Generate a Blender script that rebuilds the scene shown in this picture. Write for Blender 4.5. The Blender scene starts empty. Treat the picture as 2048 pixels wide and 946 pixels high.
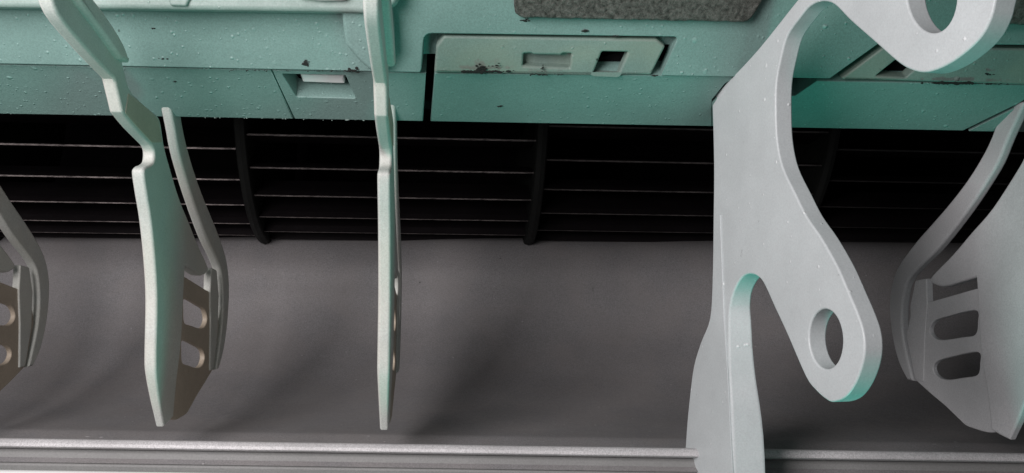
import bpy, bmesh, math, random
from mathutils import Vector, Matrix
random.seed(7)
S = bpy.context.scene
COL = S.collection

# ------------------------------------------------------------------ camera, light, exposure
# units: 1 = 1 cm.  World: x right, y away from the camera, z up.  Depth d = y - CY
CY = -26.0
F = 1967.0                       # focal length in photo pixels (photo 2048 wide)
ROLL = math.radians(0.85)
cam = bpy.data.cameras.new('camera'); co = bpy.data.objects.new('camera', cam); COL.objects.link(co)
cam.sensor_width = 36.0; cam.lens = 36.0 * F / 2048.0
cam.clip_start = 0.5; cam.clip_end = 500
cx, sx = math.cos(ROLL), math.sin(ROLL)
co.matrix_world = Matrix(((cx, -sx, 0, 0), (0, 0, -1, CY), (sx, cx, 0, 0), (0, 0, 0, 1)))
cam.dof.use_dof = True; cam.dof.focus_distance = 23.5; cam.dof.aperture_fstop = 7.0
S.camera = co

w = bpy.data.worlds.new('World'); S.world = w; w.use_nodes = True
w.node_tree.nodes['Background'].inputs[0].default_value = (0.62, 0.66, 0.68, 1)
w.node_tree.nodes['Background'].inputs[1].default_value = 0.13

def area(name, loc, target, size, power, color, spread=180):
    l = bpy.data.lights.new(name, 'AREA'); l.energy = power; l.color = color; l.size = size; l.spread = math.radians(spread)
    o = bpy.data.objects.new(name, l); COL.objects.link(o); o.location = loc
    o.rotation_euler = (Vector(target) - Vector(loc)).to_track_quat('-Z', 'Y').to_euler()
    return o
area('white_lamp', (-13.5, -25, 6.5), (0, 6, -1), 15.0, 9600, (1.0, 0.95, 0.96))
area('green_lamp', (8, -5.3, -24), (5, -3, 4), 6.0, 2100, (0.05, 1.0, 0.77))

S.view_settings.view_transform = 'Standard'; S.view_settings.look = 'None'
S.view_settings.exposure = 0.0; S.view_settings.gamma = 1.0
S.cycles.max_bounces = 8; S.cycles.diffuse_bounces = 5

# ------------------------------------------------------------------ helpers
def tag(o, label=None, cat=None, group=None, kind=None):
    for k, v in (('label', label), ('category', cat), ('group', group), ('kind', kind)):
        if v: o[k] = v
def empty(name, loc=(0, 0, 0), rz=0):
    o = bpy.data.objects.new(name, None); COL.objects.link(o); o.location = loc; o.rotation_euler = (0, 0, rz)
    o.empty_display_size = .5; return o
def ray(px, py):
    X, Y = (px - 1024) / F, -(py - 473) / F
    return Vector((X * cx - Y * sx, 1.0, X * sx + Y * cx))
EYE = Vector((0, CY, 0))
class Plane:                      # a real plane in the scene: origin, in-plane axes U, V, outward normal N (towards the viewer's side)
    def __init__(s, o, U, V):
        s.o = Vector(o); s.U = Vector(U).normalized(); V = Vector(V); s.V = (V - V.dot(s.U) * s.U).normalized(); s.N = s.U.cross(s.V).normalized()
    def at(s, px, py):
        r = ray(px, py); t = (s.o - EYE).dot(s.N) / r.dot(s.N); p = EYE + r * t - s.o
        return (p.dot(s.U), p.dot(s.V))
    def w(s, a, b, c=0): return s.o + s.U * a + s.V * b + s.N * c
    def shift(s, c): return Plane(s.o + s.N * c, s.U, s.V)
def cr(pts, sub=4, closed=True):  # Catmull-Rom; a point with a third item is a hard corner
    n = len(pts); out = []
    for i in range(n):
        p1, p2 = pts[i], pts[(i + 1) % n]
        p0 = pts[i - 1] if len(p1) < 3 else p1
        p3 = pts[(i + 2) % n] if len(p2) < 3 else p2
        for k in range(sub):
            t = k / sub
            out.append(tuple(.5 * ((2 * p1[j]) + (-p0[j] + p2[j]) * t + (2 * p0[j] - 5 * p1[j] + 4 * p2[j] - p3[j]) * t * t + (-p0[j] + 3 * p1[j] - 3 * p2[j] + p3[j]) * t ** 3) for j in (0, 1)))
    return out
def rnd(pts, r, seg=4):           # round every corner of a polygon by about r
    n = len(pts); out = []
    for i in range(n):
        p = Vector(pts[i][:2]); a = Vector(pts[i - 1][:2]) - p; b = Vector(pts[(i + 1) % n][:2]) - p
        rr = min(pts[i][2] if len(pts[i]) > 2 else r, a.length * .48, b.length * .48)
        A = p + a.normalized() * rr; B = p + b.normalized() * rr
        for k in range(seg + 1):
            t = k / seg; q = A * (1 - t) ** 2 + p * 2 * t * (1 - t) + B * t * t; out.append((q.x, q.y))
    return out
def shape_mesh(name, loops2d, thick, bevel, res=2):
    """filled 2D outline with holes, given thickness and rounded edges; local z from -thick (back) to 0 (front)"""
    cu = bpy.data.curves.new('tmp', 'CURVE'); cu.dimensions = '2D'; cu.fill_mode = 'BOTH'
    cu.extrude = max(thick / 2 - bevel, 1e-4); cu.bevel_depth = bevel; cu.bevel_resolution = res; cu.offset = -bevel
    for lp in loops2d:
        sp = cu.splines.new('POLY'); sp.points.add(len(lp) - 1)
        for q, p in zip(sp.points, lp): q.co = (p[0], p[1], 0, 1)
        sp.use_cyclic_u = True
    o = bpy.data.objects.new('tmp', cu); COL.objects.link(o)
    dg = bpy.context.evaluated_depsgraph_get(); dg.update()
    me = bpy.data.meshes.new_from_object(o.evaluated_get(dg)); me.name = name
    bpy.data.objects.remove(o); bpy.data.curves.remove(cu)
    bm = bmesh.new(); bm.from_mesh(me); bmesh.ops.remove_doubles(bm, verts=bm.verts, dist=1e-4)
    for v in bm.verts: v.co.z -= thick / 2
    fl = [f for f in bm.faces if abs(f.normal.z) > .999]
    bmesh.ops.dissolve_limit(bm, angle_limit=math.radians(.4), verts=list({v for f in fl for v in f.verts}), edges=list({e for f in fl for e in f.edges if len(e.link_faces) == 2 and all(abs(g.normal.z) > .999 for g in e.link_faces)}))
    bmesh.ops.recalc_face_normals(bm, faces=bm.faces)
    bm.to_mesh(me); bm.free(); me.materials.clear()
    return me
def finish(me, smooth=True):
    for p in me.polygons: p.use_smooth = smooth
    if smooth: me.set_sharp_from_angle(angle=math.radians(38))
def link(name, me, mat, parent=None, smooth=True):
    o = bpy.data.objects.new(name, me); COL.objects.link(o)
    for m in (mat if isinstance(mat, (list, tuple)) else [mat]): me.materials.append(m)
    finish(me, smooth)
    if parent: o.parent = parent
    if smooth:
        wn = o.modifiers.new('weighted', 'WEIGHTED_NORMAL'); wn.mode = 'FACE_AREA'; wn.weight = 90; wn.keep_sharp = True
    return o
def slab(name, plane, px_loops, thick, bevel, mat, parent, deform=None):
    loops = [[plane.at(*p) for p in lp] for lp in px_loops]
    me = shape_mesh(name, loops, thick, bevel)
    for v in me.vertices:
        q = v.co.copy()
        if deform: q = deform(q)
        v.co = plane.w(q.x, q.y, q.z)
    me.update()
    bm = bmesh.new(); bm.from_mesh(me); bmesh.ops.recalc_face_normals(bm, faces=bm.faces); bm.to_mesh(me); bm.free()
    return link(name, me, mat, parent)
def extrude_x(name, prof, x0, x1, mat, parent, nx=60, dirx=Vector((1, 0, 0)), closed=False, smooth=True):
    """profile of (y, z) points swept along the unit"""
    bm = bmesh.new(); rows = []
    for i in range(nx + 1):
        x = x0 + (x1 - x0) * i / nx
        rows.append([bm.verts.new(Vector((0, p[0], p[1])) + dirx * x) for p in prof])
    m = len(prof)
    for i in range(nx):
        for j in range(m if closed else m - 1):
            k = (j + 1) % m; bm.faces.new((rows[i][j], rows[i + 1][j], rows[i + 1][k], rows[i][k]))
    if closed: bm.faces.new(rows[0]); bm.faces.new(list(reversed(rows[-1])))
    bmesh.ops.recalc_face_normals(bm, faces=bm.faces)
    me = bpy.data.meshes.new(name); bm.to_mesh(me); bm.free()
    return link(name, me, mat, parent, smooth)

# ------------------------------------------------------------------ materials
class NB:
    def __init__(s, name):
        s.m = bpy.data.materials.new(name); s.m.use_nodes = True; s.t = s.m.node_tree; s.b = s.t.nodes['Principled BSDF']
        s.co = s.t.nodes.new('ShaderNodeTexCoord').outputs['Object']
    def n(s, kind, **kw):
        nd = s.t.nodes.new(kind)
        for k, v in kw.items():
            if k.startswith('i_'):
                key = k[2:]; nd.inputs[int(key) if key.isdigit() else key.replace('_', ' ')].default_value = v
            else: setattr(nd, k, v)
        return nd
    def l(s, a, b): s.t.links.new(a, b)
    def map(s, sc):
        q = s.n('ShaderNodeMapping'); q.inputs['Scale'].default_value = sc; s.l(s.co, q.inputs[0]); return q.outputs[0]
    def noise(s, scale, detail=4, rough=.6, vec=None, dist=0):
        q = s.n('ShaderNodeTexNoise', i_Scale=scale, i_Detail=detail, i_Roughness=rough, i_Distortion=dist); s.l(vec or s.co, q.inputs['Vector']); return q.outputs['Fac']
    def ramp(s, fac, lo, hi, a=0., b=1.):
        q = s.n('ShaderNodeMapRange', i_1=lo, i_2=hi, i_3=a, i_4=b); s.l(fac, q.inputs[0]); return q.outputs[0]
    def mix(s, fac, a, b, bt='MIX'):
        q = s.n('ShaderNodeMix', data_type='RGBA', blend_type=bt)
        for k, v in ((0, fac), (6, a), (7, b)):
            if hasattr(v, 'links') or hasattr(v, 'is_linked'): s.l(v, q.inputs[k])
            else: q.inputs[k].default_value = v
        return q.outputs[2]
    def math(s, op, a, b=None):
        q = s.n('ShaderNodeMath', operation=op)
        for k, v in ((0, a), (1, b)):
            if v is None: continue
            if hasattr(v, 'is_linked'): s.l(v, q.inputs[k])
            else: q.inputs[k].default_value = v
        return q.outputs[0]
    def spots(s, scale, keep, r0, r1, smooth=False):      # scattered round spots, a share `keep` of the cells
        wp = s.n('ShaderNodeTexNoise', i_Scale=scale * 1.3, i_Detail=2.0); s.l(s.co, wp.inputs['Vector'])
        mx = s.n('ShaderNodeVectorMath', operation='MULTIPLY_ADD'); mx.inputs[1].default_value = (.35 / scale,) * 3
        s.l(wp.outputs['Color'], mx.inputs[0]); s.l(s.co, mx.inputs[2])
        v = s.n('ShaderNodeTexVoronoi', i_Scale=scale); s.l(mx.outputs[0], v.inputs['Vector'])
        sep = s.n('ShaderNodeSeparateColor'); s.l(v.outputs['Color'], sep.inputs[0])
        k = s.math('LESS_THAN', sep.outputs[0], keep)
        rad = s.ramp(sep.outputs[1], 0, 1, r0, r1)
        d = s.math('SUBTRACT', rad, v.outputs['Distance'])
        d = s.ramp(s.math('DIVIDE', d, rad), 0, .6)
        return s.math('MULTIPLY', d, k)
def C(r, g, b): return (r, g, b, 1)
def plastic(name, base, rough=.5, mottle=.12, grain=.25, blister=0., mould=0., stain=None, stain_amt=0, bump=.02, spec=.4):
    grain = grain * 1.5; q = NB(name); b = q.b; base = C(*base)
    n1 = q.noise(.45, 5, .6); dk = tuple(c * (1 - mottle * 2) for c in base[:3]) + (1,); lt = tuple(min(1, c * (1 + mottle)) for c in base[:3]) + (1,)
    col = q.mix(q.ramp(n1, .3, .7), dk, lt)
    n3 = q.noise(24, 3, .8); col = q.mix(q.ramp(n3, .38, .66, 0, min(.9, grain)), col, tuple(c * .55 for c in base[:3]) + (1,))
    if stain: col = q.mix(q.ramp(q.noise(.5, 3, .5, dist=.6), .38, .62, 0, stain_amt), col, C(*stain))
    hgt = q.math('MULTIPLY', q.noise(9, 5, .65), .5)
    hgt = q.math('ADD', hgt, q.math('MULTIPLY', q.noise(38, 2, .6), .25))
    if blister:
        s1 = q.spots(2.6, blister * .6, .10, .22); s2 = q.spots(6.5, blister, .12, .32)
        sp = q.math('MAXIMUM', s1, s2); zone = q.ramp(q.noise(.22, 2, .5), .38, .6)
        sp = q.math('MULTIPLY', sp, zone)
        col = q.mix(q.math('MULTIPLY', sp, .6), col, tuple(min(1, c * 1.7) for c in base[:3]) + (1,))
        hgt = q.math('ADD', hgt, q.math('MULTIPLY', sp, 2.2))
    if mould:
        m1 = q.spots(5.0, mould, .08, .26); m2 = q.math('MULTIPLY', q.ramp(q.noise(3.2, 6, .75), .66, .72), .8)
        zone = q.ramp(q.noise(.5, 3, .5), .42, .62)
        mm = q.math('MAXIMUM', m1, q.math('MULTIPLY', m2, zone))
        col = q.mix(q.math('MULTIPLY', mm, .85), col, C(.012, .015, .012))
    q.l(col, b.inputs['Base Color'])
    b.inputs['Roughness'].default_value = rough; b.inputs['Specular IOR Level'].default_value = spec
    rr = q.ramp(q.noise(6, 4, .6), .3, .7, rough - .06, rough + .12); q.l(rr, b.inputs['Roughness'])
    bp = q.n('ShaderNodeBump', i_Strength=.5, i_Distance=bump); q.l(hgt, bp.inputs['Height']); q.l(bp.outputs[0], b.inputs['Normal'])
    return q.m
M_beam = plastic('green_lit_plastic', (.20, .315, .29), .45, .06, .35, blister=.6, mould=.012, bump=.03)  # teal tint puts part of the green lamp's light into the rail colour
M_cover = plastic('cover_plastic', (.21, .29, .26), .5, .10, .35, blister=.3, mould=.03, stain=(.26, .30, .23), stain_amt=.4, bump=.03)  # base carries the same green-light tint as the rail
M_vane = plastic('vane_plastic', (.60, .62, .585), .48, .08, .35, stain=(.52, .47, .38), stain_amt=.25, bump=.012)
M_yellow = plastic('brown_panel_plastic', (.50, .42, .33), .5, .12, .25, bump=.012)  # brownish base colour of the slotted panels
M_bracket = plastic('bracket_plastic', (.575, .61, .615), .36, .06, .18, bump=.014, mould=.004, blister=.10)
M_duct = plastic('grey_duct_plastic', (.285, .276, .280), .5, .06, .9, stain=(.285, .26, .25), stain_amt=.3, bump=.014, blister=.05, mould=.003)
M_front = plastic('grey_front_plastic', (.27, .27, .265), .5, .04, .3, bump=.008)
M_lip = plastic('dusty_lip_plastic', (.66, .645, .65), .36, .10, .8, mould=.02, bump=.05, spec=.6)
M_white = plastic('white_front_plastic', (.85, .85, .84), .4, .02, .05, bump=.004)
M_link = plastic('link_bar_plastic', (.27, .35, .32), .5, .10, .25, blister=.15, mould=.01, bump=.03)
M_black = plastic('black_fan_plastic', (.010, .008, .009), .5, .2, .2, bump=.02, spec=.2)
M_ring = plastic('fan_disc_plastic', (.011, .012, .011), .6, .2, .3, bump=.02, spec=.2)
M_pocket = plastic('pale_lit_plastic', (.66, .58, .60), .5, .06, .3, bump=.02)  # pinkish brightness of the lamp-facing pocket, put into the base colour
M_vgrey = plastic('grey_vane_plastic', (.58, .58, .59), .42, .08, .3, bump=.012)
M_tan = plastic('tan_stained_plastic', (.56, .48, .39), .5, .1, .3, bump=.012)
M_dark = plastic('cavity_shade', (.006, .005, .006), .8, .1, .1, spec=.1)  # near-black stands in for shade in slots, recesses and fan chamber
def foam_mat():
    q = NB('grey_foam'); v = q.noise(9, 6, .75); col = q.mix(q.ramp(v, .35, .68), C(.03, .032, .026), C(.19, .19, .17))
    q.l(col, q.b.inputs['Base Color']); q.b.inputs['Roughness'].default_value = .95
    bp = q.n('ShaderNodeBump', i_Strength=1., i_Distance=.12); q.l(v, bp.inputs['Height']); q.l(bp.outputs[0], q.b.inputs['Normal']); return q.m
M_foam = foam_mat()
def edge_mat(amt):     # dust caught on the blade tips, broken up along the length; amt dims the whole edge
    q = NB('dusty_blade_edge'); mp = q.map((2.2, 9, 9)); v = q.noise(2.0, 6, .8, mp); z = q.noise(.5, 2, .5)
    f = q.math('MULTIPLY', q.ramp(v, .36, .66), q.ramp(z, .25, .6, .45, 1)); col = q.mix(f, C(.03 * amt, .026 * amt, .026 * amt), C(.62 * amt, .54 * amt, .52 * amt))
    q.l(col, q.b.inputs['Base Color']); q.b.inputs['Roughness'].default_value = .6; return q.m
M_edges = [edge_mat(a) for a in (1.3, .55, .22, .07)]  # light fall-off put into the edge colour, bays dimmed one by one rightwards
def mould_mat():
    q = NB('black_mould'); q.b.inputs['Base Color'].default_value = C(.012, .014, .012); q.b.inputs['Roughness'].default_value = .95; return q.m
M_mould = mould_mat()

# ------------------------------------------------------------------ duct casing: scroll wall, lip, lower front
def dz(d, py): return (d + CY, -(py - 473) / F * d)
casing = empty('duct_casing', (0, 0, -5))
tag(casing, 'dark grey curved air duct wall with a pale dusty lip along its lower edge', 'duct casing')
def kid(o, p): o.parent = p; o.matrix_parent_inverse = p.matrix_basis.inverted()
prof = [dz(40.5, 462), dz(39.3, 466), dz(38.3, 474), dz(37.6, 492), dz(37.1, 530), dz(36.8, 580), dz(36.3, 640), dz(35.4, 700), dz(33.8, 760), dz(31.6, 812), dz(29.3, 850), dz(27.4, 876), dz(26.1, 893)]
prof = [p for p in cr([(a, b) for a, b in prof], 4)][:-4] + [prof[-1]]
kid(extrude_x('duct_wall', prof, -26, 26, M_duct, None, 80), casing)
lip = rnd([dz(26.6, 890), dz(25.4, 891), dz(25.25, 909), dz(25.9, 913), dz(26.6, 912)], .14, 4)
def lipo(o): kid(o, casing); return o
lipo(extrude_x('lip', lip, -26, 26, M_lip, None, 120, closed=True))
face = [dz(26.2, 910), dz(25.6, 912), dz(25.35, 945), dz(25.5, 1000)]
lipo(extrude_x('lower_front', face, -26, 26, M_front, None, 60))
wf = rnd([dz(25.2, 957), dz(24.4, 954), dz(24.2, 975), dz(24.2, 1050), dz(25.2, 1050)], .12, 4)
lipo(extrude_x('front_cover_edge', wf, -26, 26, M_white, None, 60, closed=True))
shell = [dz(40.5, 462)]
for k in range(15):
    a = math.radians(-80 + 200 * k / 14); shell.append((39.6 + CY + 7.4 * math.cos(a), 6.3 + 7.4 * math.sin(a)))
shell += [(30 + CY, 8.5), (27 + CY, 5)]
lipo(extrude_x('rear_shell', shell, -26, 26, M_dark, None, 10))

# ------------------------------------------------------------------ crossflow fan
FY, FZ, FR = 39.0 + CY, 6.0, 6.3
fan = empty('crossflow_fan', (0, FY, FZ), math.radians(4.2)); tag(fan, 'long black crossflow fan with dusty blade edges behind the vanes', 'fan')
def fan_disc(x):
    bm = bmesh.new(); N = 96
    pr = [(-.20, 2.0), (-.20, FR + .05), (-.15, FR + .14), (0, FR + .2), (.15, FR + .14), (.20, FR + .05), (.20, 2.0)]
    rings = [[bm.verts.new((x + a, r * math.cos(2 * math.pi * i / N), r * math.sin(2 * math.pi * i / N))) for a, r in pr] for i in range(N)]
    for i in range(N):
        for j in range(len(pr) - 1): bm.faces.new((rings[i][j], rings[i][j + 1], rings[(i + 1) % N][j + 1], rings[(i + 1) % N][j]))
    bmesh.ops.recalc_face_normals(bm, faces=bm.faces)
    me = bpy.data.meshes.new('fan_disc'); bm.to_mesh(me); bm.free(); return link('fan_disc', me, M_ring, fan)
DX = [-19.7, -9.5, .55, 10.65, 20.8]
for x in DX: fan_disc(x)
STEP = 11.25
def blade_mesh(L, M_edge):
    bm = bmesh.new(); nx = 30
    # cross-section: curved blade from radius 4.9 to FR, bent forward
    cs = []
    for k in range(6):
        t = k / 5; r = 4.9 + (FR - 4.9) * t; a = math.radians(9 * (1 - t) ** 1.5); cs.append((r, a, .05 - .02 * t))
    up = [(r * math.cos(a) , r * math.sin(a) + th) for r, a, th in cs]; dn = [(r * math.cos(a), r * math.sin(a) - th) for r, a, th in cs]
    loop = up + dn[::-1]; n = len(loop); rows = []
    for i in range(nx + 1):
        x = -L / 2 + L * i / nx; rows.append([bm.verts.new((x, p[0], p[1])) for p in loop])
    for i in range(nx):
        for j in range(n):
            k = (j + 1) % n; f = bm.faces.new((rows[i][j], rows[i + 1][j], rows[i + 1][k], rows[i][k]))
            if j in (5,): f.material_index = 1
    bm.faces.new(rows[0]); bm.faces.new(rows[-1][::-1]); bmesh.ops.recalc_face_normals(bm, faces=bm.faces)
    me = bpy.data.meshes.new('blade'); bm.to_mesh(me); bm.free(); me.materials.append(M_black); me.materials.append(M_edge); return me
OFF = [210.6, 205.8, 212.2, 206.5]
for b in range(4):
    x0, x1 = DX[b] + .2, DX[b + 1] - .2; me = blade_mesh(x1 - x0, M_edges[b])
    for k in range(14):
        ang = OFF[b] + (k - 6) * STEP          # degrees in the y-z plane, front and underside of the fan
        o = bpy.data.objects.new('blade', me); COL.objects.link(o); o.parent = fan
        o.location = ((x0 + x1) / 2, 0, 0); o.rotation_euler = (math.radians(ang), 0, 0)

# ------------------------------------------------------------------ upper beam
beam = empty('outlet_rail', (0, -2, 4)); tag(beam, 'pale green-lit plastic rail with slots and mould specks spanning above the dark fan', 'rail')
E = Vector((1, .022, 0))
A_, B_, Cc = Vector((0, 22.75 + CY, 5.24)), Vector((0, 23.5 + CY, 4.10)), Vector((0, 25.3 + CY, 3.04))
UP = Plane(B_, E, A_ - B_); LO = Plane(B_, E, B_ - Cc)
# N must look towards the camera side
assert UP.N.y < 0 and LO.N.y < 0, (UP.N, LO.N)
def part(o, root): kid(o, root); return o
sy = lambda x: 130 + .0195 * x           # the seam
by = lambda x: 228 + .0175 * x           # the beam's lower edge
# upper face with the two recesses for the cover plates
up_loop = [(-120, -60), (-120, sy(-120) - 2), (840, sy(840) - 1)]
up_loop += rnd([(840, 148), (843, 138, 2), (848, 67, 16), (1356, 74, 9), (1322, 152, 2)], 2)[5:-5]
up_loop += [(1322, sy(1322) - 4), (1626, sy(1626) - 5), (1660, sy(1660) - 5)] + [(1757, 88), (2240, 92), (2240, -60)]
part(slab('upper_face', UP, [up_loop], .45, .035, M_beam, None), beam)
# floors of the recesses
part(slab('recess_floor', UP.shift(-.42), [[(835, 55), (876, 55), (876, 108), (835, 108)]], .3, .02, M_beam, None), beam)
part(slab('recess_floor', UP.shift(-.42), [[(876, 55), (1370, 60), (1370, 90), (876, 84)]], .3, .02, M_beam, None), beam)
part(slab('recess_floor', UP.shift(-.55), [[(1290, 60), (1380, 60), (1360, 160), (1270, 160)]], .2, .02, M_dark, None), beam)  # near-black floor stands in for the shadow in the right-hand groove
# cover plates
def kid2(o, p): o.parent = p; return o
slot1 = rnd([(1047, 108), (1062, 107), (1066, 110), (1122, 111), (1126, 107), (1143, 108), (1139, 136), (1046, 132)], 2, 2)
slot2 = rnd([(1204, 104), (1256, 105), (1236, 149), (1187, 147)], 3, 2)
cv = slab('cover_plate', UP.shift(-.06), [rnd([(872, 92), (888, 72), (1314, 79), (1331, 93), (1302, 151), (868, 146)], 4, 3), slot1, slot2], .36, .07, M_cover, None); kid(cv, beam)
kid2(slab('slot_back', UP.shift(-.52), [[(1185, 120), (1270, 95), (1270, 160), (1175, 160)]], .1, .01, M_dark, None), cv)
kid2(slab('slot_back', UP.shift(-.30), [[(1030, 85), (1160, 85), (1155, 160), (1030, 150)]], .1, .01, M_cover, None), cv)
cv2 = slab('cover_plate', UP.shift(-.06), [rnd([(1682, 158), (1768, 95), (2240, 100), (2240, 176)], 4, 3), rnd([(1752, 152), (1792, 120), (1850, 121), (1812, 155)], 3, 2)], .36, .05, M_cover, None); kid(cv2, beam)
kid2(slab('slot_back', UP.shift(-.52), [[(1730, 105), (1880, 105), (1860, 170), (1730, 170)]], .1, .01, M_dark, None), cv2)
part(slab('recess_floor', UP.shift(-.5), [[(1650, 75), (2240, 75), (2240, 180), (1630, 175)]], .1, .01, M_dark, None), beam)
# lower face in four pieces, with the clip pocket
pocket = [(564, 148), (691, 151), (711, 197), (593, 194)]
diag = lambda y: 540 + (y - 134) * .46
def lowp(loops, th=.55, bv=.03): return part(slab('lower_face', LO, loops, th, bv, M_beam, None), beam)
lowp([[(-120, sy(-120)), (diag(sy(535)) - 1.2, sy(535)), (diag(by(580)) - 1.2, by(580)), (-120, by(-120))]])
lowp([[(diag(sy(535)) + 1.2, sy(535)), (852, sy(852)), (846, by(846)), (diag(by(580)) + 1.2, by(580))], rnd(pocket, 3, 2)], .8)
lowp([[(869, sy(869)), (1476, sy(1476) - 6), (1450, 168), (1424, 200), (1424, by(1424)), (861, by(861))]])
lowp([[(1424, 206), (1440, 192), (1590, 192), (1634, sy(1634)), (2090, sy(2090)), (2040, 206), (1926, by(1926)), (1424, by(1424))]])
lowp([[(2105, 160), (2240, 160), (2240, by(2240)), (1938, by(1938) + 1), (2052, 206)]])
part(slab('pocket_floor', LO.shift(-.7), [[(550, 120), (730, 120), (740, 210), (560, 210)]], .12, .01, M_pocket, None), beam)
part(slab('clip', LO.shift(-.28), [rnd([(600, 149), (688, 152), (690, 168), (606, 165)], 2, 2)], .45, .05, M_white, None), beam)
# back of the beam: keeps light out of the fan chamber
bb = [(23.9 + CY, 6.0), (24.2 + CY, 4.35), (26.0 + CY, 3.34), (26.6 + CY, 3.6), (26.4 + CY, 6.0)]
part(extrude_x('beam_core', bb, -26, 26, M_dark, None, 8, dirx=E, closed=True, smooth=False), beam)
# foam strips
def foam(loop):
    o = slab('foam_strip', UP.shift(.26), [loop], .26, .08, M_foam, None)
    return part(o, beam)
def jag(pts, amp, step=9):
    out = []
    for i, p in enumerate(pts):
        q = pts[(i + 1) % len(pts)]; L = math.dist(p[:2], q[:2]); n = max(1, int(L / step))
        for k in range(n):
            t = k / n; out.append((p[0] + (q[0] - p[0]) * t + random.uniform(-amp, amp), p[1] + (q[1] - p[1]) * t + random.uniform(-amp, amp)))
    return out
foam(jag(rnd([(1026, -40), (1030, 30), (1042, 37), (1494, 46), (1504, 40), (1552, -40)], 6, 2), 1.1))
foam(jag(rnd([(1960, -40), (1985, 50), (2200, 54), (2200, -40)], 6, 2), 1.1))
# mould clumps on the seams
def clump(cxp, cyp, rx, ry, n, plane, sz=(.02, .06)):
    bm = bmesh.new()
    for _ in range(n):
        a = random.gauss(0, .5) * rx + cxp; b = random.gauss(0, .5) * ry + cyp; u, v = plane.at(a, b); c = plane.w(u, v, random.uniform(0, .012))
        r = random.uniform(*sz); res = bmesh.ops.create_icosphere(bm, subdivisions=1, radius=r, matrix=Matrix.Translation(c))
        k = Vector((random.uniform(.7, 2.2), .6, random.uniform(.3, .9)))
        for vv in res['verts']:
            dlt = vv.co - c; vv.co = c + plane.U * dlt.dot(plane.U) * k.x + plane.V * dlt.dot(plane.V) * k.z + plane.N * dlt.dot(plane.N) * .5
    me = bpy.data.meshes.new('mould'); bm.to_mesh(me); bm.free(); o = link('mould', me, M_mould, None); tag(o, kind='stuff'); part(o, beam)
for a in [(968, 143, 42, 2.2, 46, UP), (962, 137, 14, 5, 22, UP), (612, 126, 6, 6, 16, UP, (.02, .045)), (703, 141, 10, 4, 26, UP, (.02, .05)), (1085, 149, 40, 1.6, 22, UP, (.012, .03)),
          (1050, 38, 10, 8, 14, UP, (.015, .03)), (1170, 61, 4, 2, 7, UP), (1905, 166, 45, 1.5, 46, UP), (1990, 168, 30, 1, 16, UP, (.015, .03)), (1972, 148, 10, 2, 7, UP, (.02, .03)),
          (520, 141, 60, 1, 24, UP, (.01, .022)), (640, 142, 60, 1, 22, UP, (.01, .024)), (1085, 133, 3, 7, 9, UP, (.012, .025)), (998, 132, 10, 7, 10, UP, (.012, .025)),
          (1000, 212, 4, 1.5, 5, LO, (.015, .03)), (308, 57, 4, 1.5, 4, UP, (.015, .03)), (326, 117, 9, 1.5, 7, UP, (.012, .024)), (350, 163, 4, 1.5, 5, LO, (.012, .025)), (1238, 72, 12, 1, 10, UP, (.012, .03)), (1310, 151, 10, 1, 8, UP, (.015, .03))]:
    clump(*a)

# pale crumbs of dust caught along the lower edge of the rail
bm = bmesh.new()
for _ in range(26):
    a = random.choice([random.uniform(0, 840), random.uniform(380, 760)]); u, v = LO.at(a, by(a) - .3); c = LO.w(u, v, random.uniform(-.02, .02))
    bmesh.ops.create_icosphere(bm, subdivisions=1, radius=random.uniform(.006, .018), matrix=Matrix.Translation(c) @ Matrix.Diagonal((random.uniform(1, 3.5), 1, 1, 1)))
me = bpy.data.meshes.new('dust'); bm.to_mesh(me); bm.free(); o = link('dust', me, M_link, None); tag(o, kind='stuff'); part(o, beam)

# ------------------------------------------------------------------ link bar along the top
link_bar = empty('link_bar', (-8, 21.6 + CY, 5.2)); tag(link_bar, 'pale link bar along the top edge at upper left, behind the vane stems', 'bar')
LB = Plane((0, 22.0 + CY, 5), (1, .01, 0), (0, -.12, 1))
part(slab('bar', LB, [rnd([(-120, -50), (-120, 12), (0, 14.5), (240, 17.5), (700, 24), (742, 26), (790, 8), (810, -50)], 10, 3)], .5, .12, M_link, None), link_bar)
part(slab('raised_pad', LB.shift(.22), [rnd([(570, -50), (590, -6), (640, 1), (690, 0), (715, -50)], 8, 3)], .3, .1, M_pocket, None), link_bar)
part(slab('raised_pad', LB.shift(.1), [rnd([(318, -50), (340, 11), (372, 12), (400, -50)], 3, 3)], .2, .05, M_link, None), link_bar)

# ------------------------------------------------------------------ vanes (all share one moulding)
XF = -8.72                        # right-hand face of the traced vane; its front edge is at depth 24
VP_ = Plane((XF, 24 + CY, 0), (0, 1, 0), (0, 0, 1))   # N = +x
def vloc(px, py):
    r = ray(px, py); t = XF / r.x; p = EYE + r * t; return (p.y - (24 + CY), p.z)
def vpart(name, loops, thick, bevel, mat, off=0.0, parent=None):
    me = shape_mesh(name, [[vloc(*p) for p in lp] for lp in loops], thick, bevel, 3)
    for v in me.vertices:
        k = 1 - .28 * max(0, min(1, (-v.co.y - 3.3) / 1.4)) if name == 'blade_body' else 1      # the blade thins towards its tip
        v.co = Vector(((v.co.z + thick / 2) * k - thick / 2 + off, v.co.x, v.co.y))
    me.update(); bm = bmesh.new(); bm.from_mesh(me); bmesh.ops.recalc_face_normals(bm, faces=bm.faces); bm.to_mesh(me); bm.free()
    return link(name, me, mat, parent)
vane = empty('air_vane', (XF, 24 + CY, 0))
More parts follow.
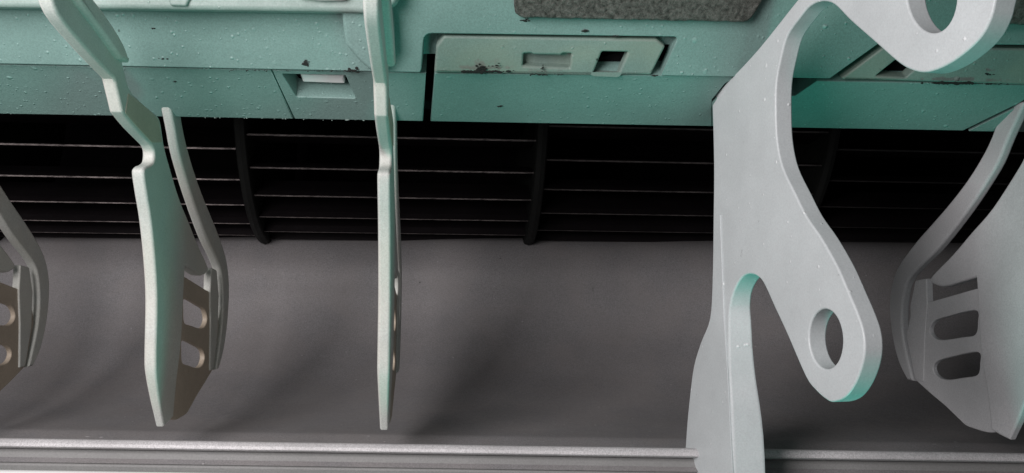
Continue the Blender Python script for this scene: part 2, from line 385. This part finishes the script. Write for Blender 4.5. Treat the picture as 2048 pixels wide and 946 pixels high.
body_px = cr([(288, 346), (292, 334), (300, 330), (308, 322), (309, 303), (303, 290, 1), (270, 256), (246, 226, 1), (240, 200), (230, 158, 1), (175, 100), (118, 30), (98, -30, 1), (165, -40, 1), (192, 20), (228, 75), (243, 115), (252, 150), (262, 180), (285, 205), (305, 222), (320, 238), (328, 285), (336, 318), (358, 392), (378, 442), (395, 485), (412, 522), (417, 538), (412, 548), (402, 551), (386, 541), (371, 531, 1),
              (368, 587), (364, 672), (356, 756), (351, 834, 1), (340, 846), (332, 853, 1), (322, 805), (314, 755), (312, 715), (314, 600), (310, 520), (302, 440), (294, 390)], 4)
vpart('blade_body', [body_px], .31, .075, M_vane, 0, vane)
slotB = cr([(374, 597), (404, 612), (414, 620), (418, 637), (414, 652), (405, 657), (386, 651), (373, 645), (371, 620)], 4)
slotC = cr([(370, 680), (400, 693), (410, 701), (413, 714), (409, 729), (399, 736), (382, 731), (369, 725), (367, 702)], 4)
pan = [(345, 538), (373, 553), (421, 583), (436, 586), (441, 650), (430, 738), (413, 767), (399, 789), (378, 828), (356, 841), (343, 838)]
vpart('slotted_panel', [rnd(pan, 6, 3), slotB, slotC], .15, .035, M_yellow, -.05, vane)
vpart('rail', [rnd([(423, 535), (434, 540), (438, 590), (436, 660), (428, 738), (421, 742), (422, 660), (421, 585)], 2, 2)], .22, .04, M_vane, .0, vane)
arm = cr([(332, 178, 1), (347, 250), (356, 300), (368, 345), (381, 388), (397, 435), (414, 480), (432, 518), (442, 548), (445, 600), (442, 660), (431, 740, 1), (437, 738, 1), (447, 700), (455, 640), (458, 572), (452, 517), (436, 467), (419, 425), (403, 385), (387, 340), (374, 295), (364, 250), (353, 180, 1)], 3)
vpart('rear_arm', [arm], .27, .08, M_vane, .02, vane)
vpart('stem_rib', [cr([(150, -30, 1), (196, 28), (232, 84), (247, 125, 1), (230, 118, 1), (190, 62), (150, 10), (128, -30, 1)], 4)], .3, .08, M_vane, .16, vane)
vpart('neck_facet', [rnd([(256, 186), (284, 208), (304, 225), (317, 240), (324, 285), (304, 286), (272, 252), (250, 226)], 3, 3)], .08, .02, M_tan, .012, vane)
GV = 'swing vanes hanging across the air outlet'
def copy_tree(o, parent=None):
    c = o.copy(); COL.objects.link(c)
    if parent: c.parent = parent
    for ch in [k for k in o.children]: copy_tree(ch, c)
    return c
specs = [(-14.27, 0.0, 'leftmost vane, cut off by the left edge of the frame, with brownish slots'),
         (-3.02, 3.4, 'narrow edge-on vane seen from the front, second from the left bracket side, left of centre'),
         (13.13, 11.5, 'rightmost vane, grey with two clear slots, cut off by the right edge of the frame')]
tag(vane, 'whole left vane with hooked front edge, brownish slots and curved rear arm', 'vane', GV)
specs[1] = (-2.95, 4.0, 'thin vane seen edge-on, hanging left of centre between the two fan discs')
mid = None
for i, (x, yaw, lab) in enumerate(specs):
    c = copy_tree(vane); c.location = (x, 24 + CY, 0); c.rotation_euler = (0, 0, math.radians(yaw)); tag(c, lab, 'vane', GV)
    if i == 1: mid = c
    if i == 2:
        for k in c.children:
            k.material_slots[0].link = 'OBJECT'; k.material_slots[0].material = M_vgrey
# mounting collar behind the middle stem
bpy.context.view_layer.update()
CO = UP.shift(.5)
o = slab('mounting_collar', CO, [cr([(683, 10, 1), (684, 40), (689, 88, 1), (716, 120), (740, 142, 1), (762, 142, 1), (775, 120), (787, 97, 1), (786, 60), (781, 5, 1)], 3)], .5, .1, M_beam, None)
o.parent = mid; o.matrix_parent_inverse = mid.matrix_world.inverted()

# ------------------------------------------------------------------ big bracket at right
brk = empty('hinge_bracket', (5.1, 24.8 + CY, -5)); tag(brk, 'large pale bracket with round pin holes, standing on the lip right of centre', 'bracket')
ph = math.radians(15); D0 = 24.6; X0 = 406 / F * D0
BP = Plane((X0, D0 + CY, 0), (math.sin(ph), -math.cos(ph), 0), (0, 0, 1))
if BP.N.x > 0: BP = Plane(BP.o, -BP.U, BP.V)
face_px = cr([(1468, 975, 1), (1463, 835), (1458, 745), (1457, 640), (1462, 601), (1471, 574), (1484, 554), (1498, 548), (1513, 552), (1527, 567), (1549, 615), (1574, 669), (1611, 754), (1631, 781), (1650, 798), (1665, 804), (1690, 794), (1711, 765), (1725, 726), (1729, 692), (1725, 659), (1714, 626), (1695, 581), (1673, 531), (1642, 476), (1612, 432), (1589, 386), (1565, 335), (1554, 284), (1551, 228), (1552, 167), (1561, 117), (1574, 71), (1599, 35), (1618, 13), (1640, 3), (1660, 5), (1676, 16), (1700, 41), (1751, 86), (1792, 122), (1817, 138), (1845, 145), (1873, 139), (1903, 124), (1934, 101), (1959, 76), (1976, 48), (1988, 10), (1996, -60), (1950, -130), (1760, -150, 1), (1656, -75, 1), (1594, 0), (1520, 93), (1466, 152, 1), (1430, 188, 1), (1424, 205, 1), (1427, 330), (1426, 440), (1424, 560), (1419, 636), (1401, 684), (1387, 731), (1379, 790), (1372, 865), (1366, 975, 1)], 4)
def ell(cx_, cy_, rx, ry, tilt, n=40):
    t = math.radians(tilt); return [(cx_ + rx * math.cos(a) * math.cos(t) - ry * math.sin(a) * math.sin(t), cy_ + rx * math.cos(a) * math.sin(t) + ry * math.sin(a) * math.cos(t)) for a in [2 * math.pi * i / n for i in range(n)]]
def sstep(a, b, x): t = max(0, min(1, (x - a) / (b - a))); return t * t * (3 - 2 * t)
u_col, _ = BP.at(1530, 700); _, vA = BP.at(1450, 640); _, vB = BP.at(1450, 900)
TH = .42
def thick_col(q):
    back = -q.z / TH                                     # 0 at the traced face, 1 at the far face
    inside = sstep(u_col, u_col + (1 if BP.U.y > 0 else -1) * .9, q.x)
    q.z -= back * (.08 + .22 * sstep(vA, vB, q.y)) * inside
    q.x += (-1 if BP.U.y > 0 else 1) * .26 * back * inside * sstep(vA + .9, vA - .2, q.y)      # the leg's front face turns a little outwards
    return q
bracket_plate = slab('plate', BP, [face_px, ell(1651, 678, 33.5, 60, -3), ell(1862, -14, 50, 80, -4)], TH, .045, M_bracket, None, thick_col)
kid(bracket_plate, brk)
kid(slab('crease_rib', BP.shift(.03), [[(1437, 430), (1440, 430), (1448, 640), (1455, 745), (1466, 975), (1460, 975), (1450, 745), (1444, 640)]], .08, .015, M_bracket, None), brk)
# parent cleanup: set matrices so nothing moved
bpy.context.view_layer.update()
